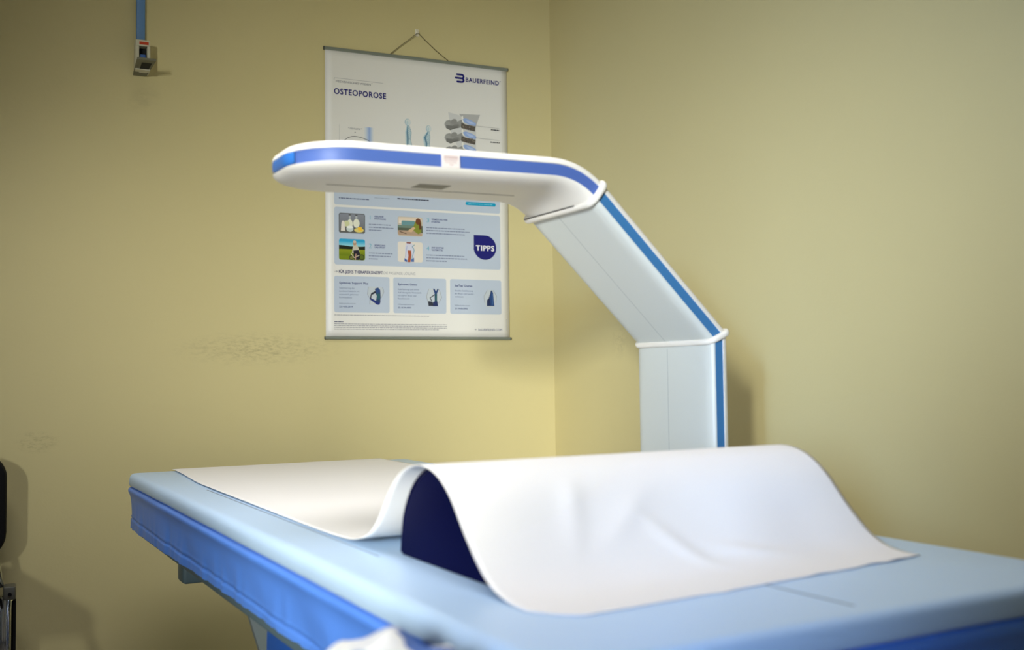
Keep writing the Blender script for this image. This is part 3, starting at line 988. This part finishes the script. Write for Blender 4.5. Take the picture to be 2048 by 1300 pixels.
k.poly([(u0 + 28, v0 + 2), (u0 + 44, v0 + 2), (u0 + 50, v0 + 10), (u0 + 54, v0 + 24), (u0 + 52, v0 + 60), (u0 + 22, v0 + 60), (u0 + 24, v0 + 40), (u0 + 23, v0 + 20), (u0 + 25, v0 + 8)], (206, 206, 222))
k.poly([(u0 + 27, v0 + 1), (u0 + 43, v0 + 1), (u0 + 41, v0 + 5), (u0 + 29, v0 + 5)], (132, 62, 56)); k.poly([(u0 + 31, v0 + 26), (u0 + 43, v0 + 26), (u0 + 44, v0 + 40), (u0 + 40, v0 + 62), (u0 + 31, v0 + 62), (u0 + 34, v0 + 42)], (166, 84, 54))
k.line([(u0 + 54, v0 + 8), (u0 + 46, v0 + 14), (u0 + 53, v0 + 24), (u0 + 46, v0 + 46), (u0 + 44, v0 + 60)], 1.8, (74, 146, 164)); k.poly([(u0 + 21, v0 + 50), (u0 + 30, v0 + 56), (u0 + 30, v0 + 62), (u0 + 21, v0 + 60)], (66, 96, 160)); k.poly([(u0 + 42, v0 + 54), (u0 + 52, v0 + 48), (u0 + 52, v0 + 61), (u0 + 42, v0 + 61)], (80, 108, 168))
k.line([(u0 + 30, v0 + 12), (u0 + 26, v0 + 30), (u0 + 24, v0 + 48)], 2.2, (168, 176, 210))
k.build('brace_photo_print')

k = Ink()
k.line([(25.5, 668.8), (35, 668.8)], .8, GRY); k.line([(31.6, 665.6), (35.3, 668.8), (31.6, 672)], .8, GRY)
k.text('FÜR JEDES THERAPIEKONZEPT', 39.6, 673.6, 175.2, 9.2, (26, 30, 96), .022)
k.text('DIE PASSENDE LÖSUNG', 178.2, 673.4, 278.7, 8.8, (120, 122, 136), -.014)
k.build('subheading_print')
k = Ink()
data = ((25.2, 196.2, 40.4, (('Spinova', 40.6, 75), ('Support Plus', 79.5, 129.5)), ('Stabilisierung der', 'Lendenwirbelsäule mit', 'anatomisch geformter', 'Rückenpelotte'), (87.8, 102.4, 99.8, 79.3), '23.14.03.2019', 91.2, 80.9),
        (208.3, 379.6, 222.7, (('Spinova', 223, 257), ('Osteo', 261, 284.2)), ('Stabilisierung und aktive', 'Aufrichtung der Wirbelsäule', 'mit starrer Brust- und', 'Bauchbereich'), (290.3, 297.9, 281.2, 260), '23.15.04.4001', 275.2, 264.4),
        (392.6, 566.4, 407.8, (('SofTec', 408.1, 436), ('Dorso', 441, 467.1)), ('Gezielte Stabilisierung', 'der Brust- und Lenden-', 'wirbelsäule'), (469, 472.9, 437.7), '23.15.02.2002', 459.6, 450.2))
for a, b, *_ in data: k.rr(a, 682, b, 790.3, 6, LB)
for a, b, u, ttl, body, ends, num, hu, nu in data:
    for t, x0_, x1_ in ttl: k.text(t, x0_, 705.4, x1_, 6.6, (28, 40, 112), .02)
    k.line([(ttl[0][2] + 1, 700), (ttl[0][2] + 2.4, 700)], 1.4, INK)
    for q, (t, e) in enumerate(zip(body, ends)): k.text(t, u, 720 + q * 9.4, e, 5.0, (112, 124, 156))
    k.text('Hilfsmittelnummer', u, 765.6, hu, 4.2, (120, 130, 156))
    k.text(num, u, 775.6, nu, 4.8, (36, 50, 110), .012)
k.build('product_box_print')
k = Ink(1.9)
bd = (40, 60, 120); bk_ = (44, 46, 60); sk_ = (196, 196, 196); ol = (118, 120, 126)
# back with lumbar brace
k.poly([(131, 712), (158, 712), (172, 712), (178, 726), (170, 745), (160, 745), (166, 766), (134, 766), (136, 744), (128, 735)], (188, 196, 204)); k.line([(130, 713), (127, 735), (134, 748), (134, 766)], .8, ol); k.line([(174, 713), (178.5, 727), (170, 745)], .8, ol)
k.poly([(150, 718), (160, 714), (167, 722), (168, 744), (166, 762), (158, 766), (152, 760), (156, 740), (152, 730)], (36, 62, 104)); k.ell(159, 724, 8, 8, (46, 74, 128)); k.poly([(138, 732), (152, 724), (154, 730), (140, 737), (138, 748), (134, 748)], bk_); k.poly([(133, 749), (138, 746), (160, 758), (168, 756), (164, 766), (156, 766)], (30, 48, 118)); k.poly([(156, 732), (166, 732), (166, 750), (157, 750)], (44, 92, 104))
k.build('lumbar_brace_drawing')
k = Ink(1.9)
k.poly([(322, 714), (358, 714), (364, 740), (356, 756), (350, 767), (320, 767), (318, 752), (314, 736)], (190, 198, 206)); k.line([(322, 715), (314.5, 738), (320, 758)], .9, ol); k.line([(356, 715), (364.5, 740), (354, 758)], .9, ol)
k.poly([(336, 714), (341, 714), (346, 722), (350, 714), (355, 714), (349, 728), (349, 752), (352, 767), (338, 767), (341, 750), (341, 728)], (38, 66, 116)); k.poly([(342, 730), (349, 730), (349, 752), (342, 752)], (34, 84, 92)); k.line([(341, 732), (326, 742), (332, 752)], 2.6, bk_); k.poly([(320, 752), (334, 754), (340, 767), (321, 767)], (48, 52, 66)); k.poly([(336, 754), (350, 752), (352, 767), (336, 768)], (34, 48, 96))
k.build('upright_brace_drawing')
k = Ink(1.9)
k.poly([(518, 713), (538, 713), (549, 730), (548, 752), (540, 768), (514, 768), (508, 752), (506, 732)], (190, 198, 206)); k.line([(518, 714), (506.5, 734), (509, 754)], .9, ol); k.line([(538, 714), (550, 732), (547, 754)], .9, ol)
k.poly([(530, 716), (534, 714), (538, 722), (540, 744), (542, 764), (516, 764), (518, 746), (526, 736)], (34, 66, 122)); k.poly([(517, 744), (527, 740), (530, 764), (516, 764)], (28, 44, 88)); k.line([(532, 716), (524, 738), (520, 752)], 1.6, bk_); k.line([(535, 726), (536, 760)], 2.0, (70, 108, 160))
k.build('long_brace_drawing')
k = Ink()
k.fine(25, 323, 799, 1.7, (140, 140, 150), 61); k.fine(25, 52.7, 819.4, 2.2, (70, 76, 110), 62)
for q, e in enumerate((381, 381, 381, 356)): k.fine(25, e, 825.4 + q * 5.2, 1.8, (140, 140, 150), 70 + q)
k.build('fine_print')
k = Ink()
k.line([(472.9, 838.4), (479.6, 838.4)], .8, GRY); k.line([(476.6, 835.6), (479.8, 838.4), (476.6, 841.2)], .8, GRY)
k.text('BAUERFEIND.COM', 486.6, 842.1, 567.8, 7.2, (74, 80, 116), 0)
for q in range(7): k.rect(583.4, 805 + q * 5.6, 584.5, 809.4 + q * 5.6, (170, 170, 176))
k.build('web_address_print')

# ------------------------------------------------------------------ blue duct and wall box
du = empty('cable_duct', (.2725, RY1, 1.80))
tag(du, 'light blue vertical cable duct running up the yellow wall', 'cable duct')
MB().box(-.0115, .0115, -.014, 0, .012, RH - 1.80, .003).build('duct_cover', M_duct, du, True, 40)
for zz in (.30, .60):
    MB().box(-.0130, .0130, -.0155, 0, zz, zz + .014, .002).build('duct_clip', M_duct, du)
bx = empty('wall_box', (.2755, RY1, 1.735))
tag(bx, 'small cream wall box with open grey flap below the blue duct', 'wall box')
hb = MB(); bd_ = .052
hb.box(-.020, .018, -bd_, 0, .066, .084, .002).box(-.020, -.0105, -bd_, 0, .004, .066).box(.0105, .018, -bd_, 0, .004, .066).box(-.0105, .0105, -bd_ * .35, 0, .004, .066).box(-.020, .018, -bd_, 0, 0, .004)
hb.build('housing', M_box, bx)
MB().box(-.0100, .0100, -bd_ * .55, -bd_ * .35, .006, .065).build('recess_liner', M_boxdark, bx)
MB().box(-.0085, .0085, -bd_ * .85, -bd_ * .55, .012, .046, .003).build('blue_insert', M_boxblue, bx, True, 40)
MB().box(-.010, .014, -bd_ - .0006, -bd_, .070, .078).build('red_marking', M_red, bx)
fl = MB()
q0 = [(-.022, -.004, -.004), (.013, -.004, -.004), (.028, -.108, .012), (-.020, -.108, .012)]
fl.add([(x, y, z) for x, y, z in q0] + [(x, y, z + .006) for x, y, z in q0], [(0, 1, 2, 3), (7, 6, 5, 4), (0, 4, 5, 1), (1, 5, 6, 2), (2, 6, 7, 3), (3, 7, 4, 0)])
flap = fl.build('flap', M_flap, bx)


def onflap(a, b):   # a across 0..1, b out from the wall 0..1
    l = Vector(q0[0]).lerp(Vector(q0[3]), b); r = Vector(q0[1]).lerp(Vector(q0[2]), b)
    return l.lerp(r, a) + Vector((0, 0, -.0004))


fw_ = MB(); fw_.add([onflap(.30, .36), onflap(.86, .36), onflap(.86, .84), onflap(.30, .84)], [(0, 1, 2, 3)]); fw_.build('flap_window', M_boxdark, flap)
fw_ = MB(); fw_.add([onflap(.34, .22), onflap(.86, .22), onflap(.86, .31), onflap(.34, .31)], [(0, 1, 2, 3)]); fw_.build('flap_mark', M_box, flap)

# ------------------------------------------------------------------ chair at the left edge
ch = empty('chair', (-.28, 2.8700, 0))
tag(ch, 'black upholstered chair with chrome frame by the left wall', 'chair')


def C_(mb): return mb


ox, oy = .28, -2.8700
bk2 = MB()
rs = []
for y, i in ((2.9100, .012), (2.9140, .003), (2.9220, 0), (2.9500, 0), (2.9580, .003), (2.9620, .012)):
    rs.append([(x + ox, y + oy, z) for x, z in rrect(-.50 + i, -.0485 - i, .453 + i, .711 - i, .06 - i * .5, 8)])
bk2.loft(rs, True, True); bk2.build('backrest', M_black, ch, True, 40)
MB().box(-.46 + ox, -.10 + ox, 2.4300 + oy, 2.8700 + oy, .405, .465, .02).build('seat', M_black, ch, True, 40)
for x0_, x1_ in ((-.066, -.031), (-.490, -.456)):
    mb = MB().box(x0_ + ox, x1_ + ox, 2.9050 + oy, 2.9400 + oy, 0, .362, .009)
    lg = mb.build('rear_leg', M_chrome, ch, True, 30)
    MB().box(x1_ + ox, x1_ + .0065 + ox, 2.9070 + oy, 2.9380 + oy, .01, .348, .001).build('edge_strip', M_black, lg)
    mb = MB().box(x0_ + .012 + ox, x1_ + .006 + ox, 2.8980 + oy, 2.9470 + oy, .352, .385, .004)
    br = mb.build('bracket', M_alu, ch, True, 40)
    MB().tube([((x0_ + x1_) / 2 + .010 + ox, 2.9000 + oy, .366), ((x0_ + x1_) / 2 + .010 + ox, 2.8955 + oy, .366)], .0045, 10).build('screw', M_black, br)
    MB().tube([((x0_ + x1_) / 2 + ox - .012, 2.9250 + oy, .38), ((x0_ + x1_) / 2 + ox - .03, 2.9360 + oy, .49)], .009, 8).build('back_support', M_chrome, ch, True)
    MB().tube([((x0_ + x1_) / 2 - .04 + ox, 2.9150 + oy, .38), ((x0_ + x1_) / 2 - .05 + ox, 2.4900 + oy, .395), ((x0_ + x1_) / 2 - .05 + ox, 2.4600 + oy, .37), ((x0_ + x1_) / 2 - .05 + ox, 2.4500 + oy, 0)], .012, 8).build('front_leg', M_chrome, ch, True)

# ------------------------------------------------------------------ printed bag standing beside the table
bg = Root('printed_bag', (-.10, -1.955, 0), BF, BRZ)
tag(bg.e, 'white soft bag with blue print standing beside the near table side', 'bag')
rs = []
for z, sx_, sy_ in ((0.0, .060, .105), (.02, .072, .125), (.20, .080, .135), (.42, .080, .135), (.54, .080, .128), (.616, .076, .120), (.642, .068, .104), (.658, .056, .086), (.667, .040, .062), (.671, .022, .034), (.672, .006, .01)):
    rw = []
    for q in range(48):
        t = 2 * PI * q / 48
        w = 1 + .10 * noise.noise(Vector((math.cos(t) * 2.2, math.sin(t) * 2.2, z * 7)))
        zz = z + (.016 * noise.noise(Vector((math.cos(t) * sx_ * 24, math.sin(t) * sy_ * 24, 4))) if z > .5 else 0)
        rw.append((-.10 + sx_ * w * math.cos(t), -1.955 + sy_ * w * math.sin(t), zz))
    rs.append(rw)
bg.part('bag_body', MB().loft(rs, True, True), M_bag, True, 60)

# ------------------------------------------------------------------ cabinet-shaped blocker added out of view to stop low light
lc = empty('low_light_blocker', (-.48, -.98, 0))
tag(lc, 'added light blocker shaped as a grey two-door cabinet behind the viewer', 'light blocker')
MB().box(-.57, .57, -.17, .17, .06, 1.24, .004).build('body', M_panel, lc)
MB().box(-.55, .55, -.15, .15, 0, .06).build('plinth', M_frame, lc)
MB().box(-.59, .59, -.19, .19, 1.24, 1.265, .004).build('worktop', M_legm, lc)
for a, b, hx in ((-.565, -.004, -.05), (.004, .565, .05)):
    dr = MB().box(a, b, .17, .188, .07, 1.23, .003).build('door', M_under, lc)
    MB().box(hx - .006, hx + .006, .188, .21, .60, .74, .003).build('handle', M_alu, dr)

# taller unseen blocker added beside it to shade the lower back wall
tc_ = empty('tall_light_blocker', (-1.56, -.98, 0))
tag(tc_, 'added light blocker shaped as a taller single-door cabinet beside the low one', 'light blocker')
MB().box(-.36, .05, -.17, .17, .06, 1.36, .004).build('body', M_panel, tc_)
MB().box(-.34, .03, -.15, .15, 0, .06).build('plinth', M_frame, tc_)
dr = MB().box(-.355, .045, .17, .188, .07, 1.35, .003).build('door', M_under, tc_)
MB().box(.0, .012, .188, .21, .68, .82, .003).build('handle', M_alu, dr)
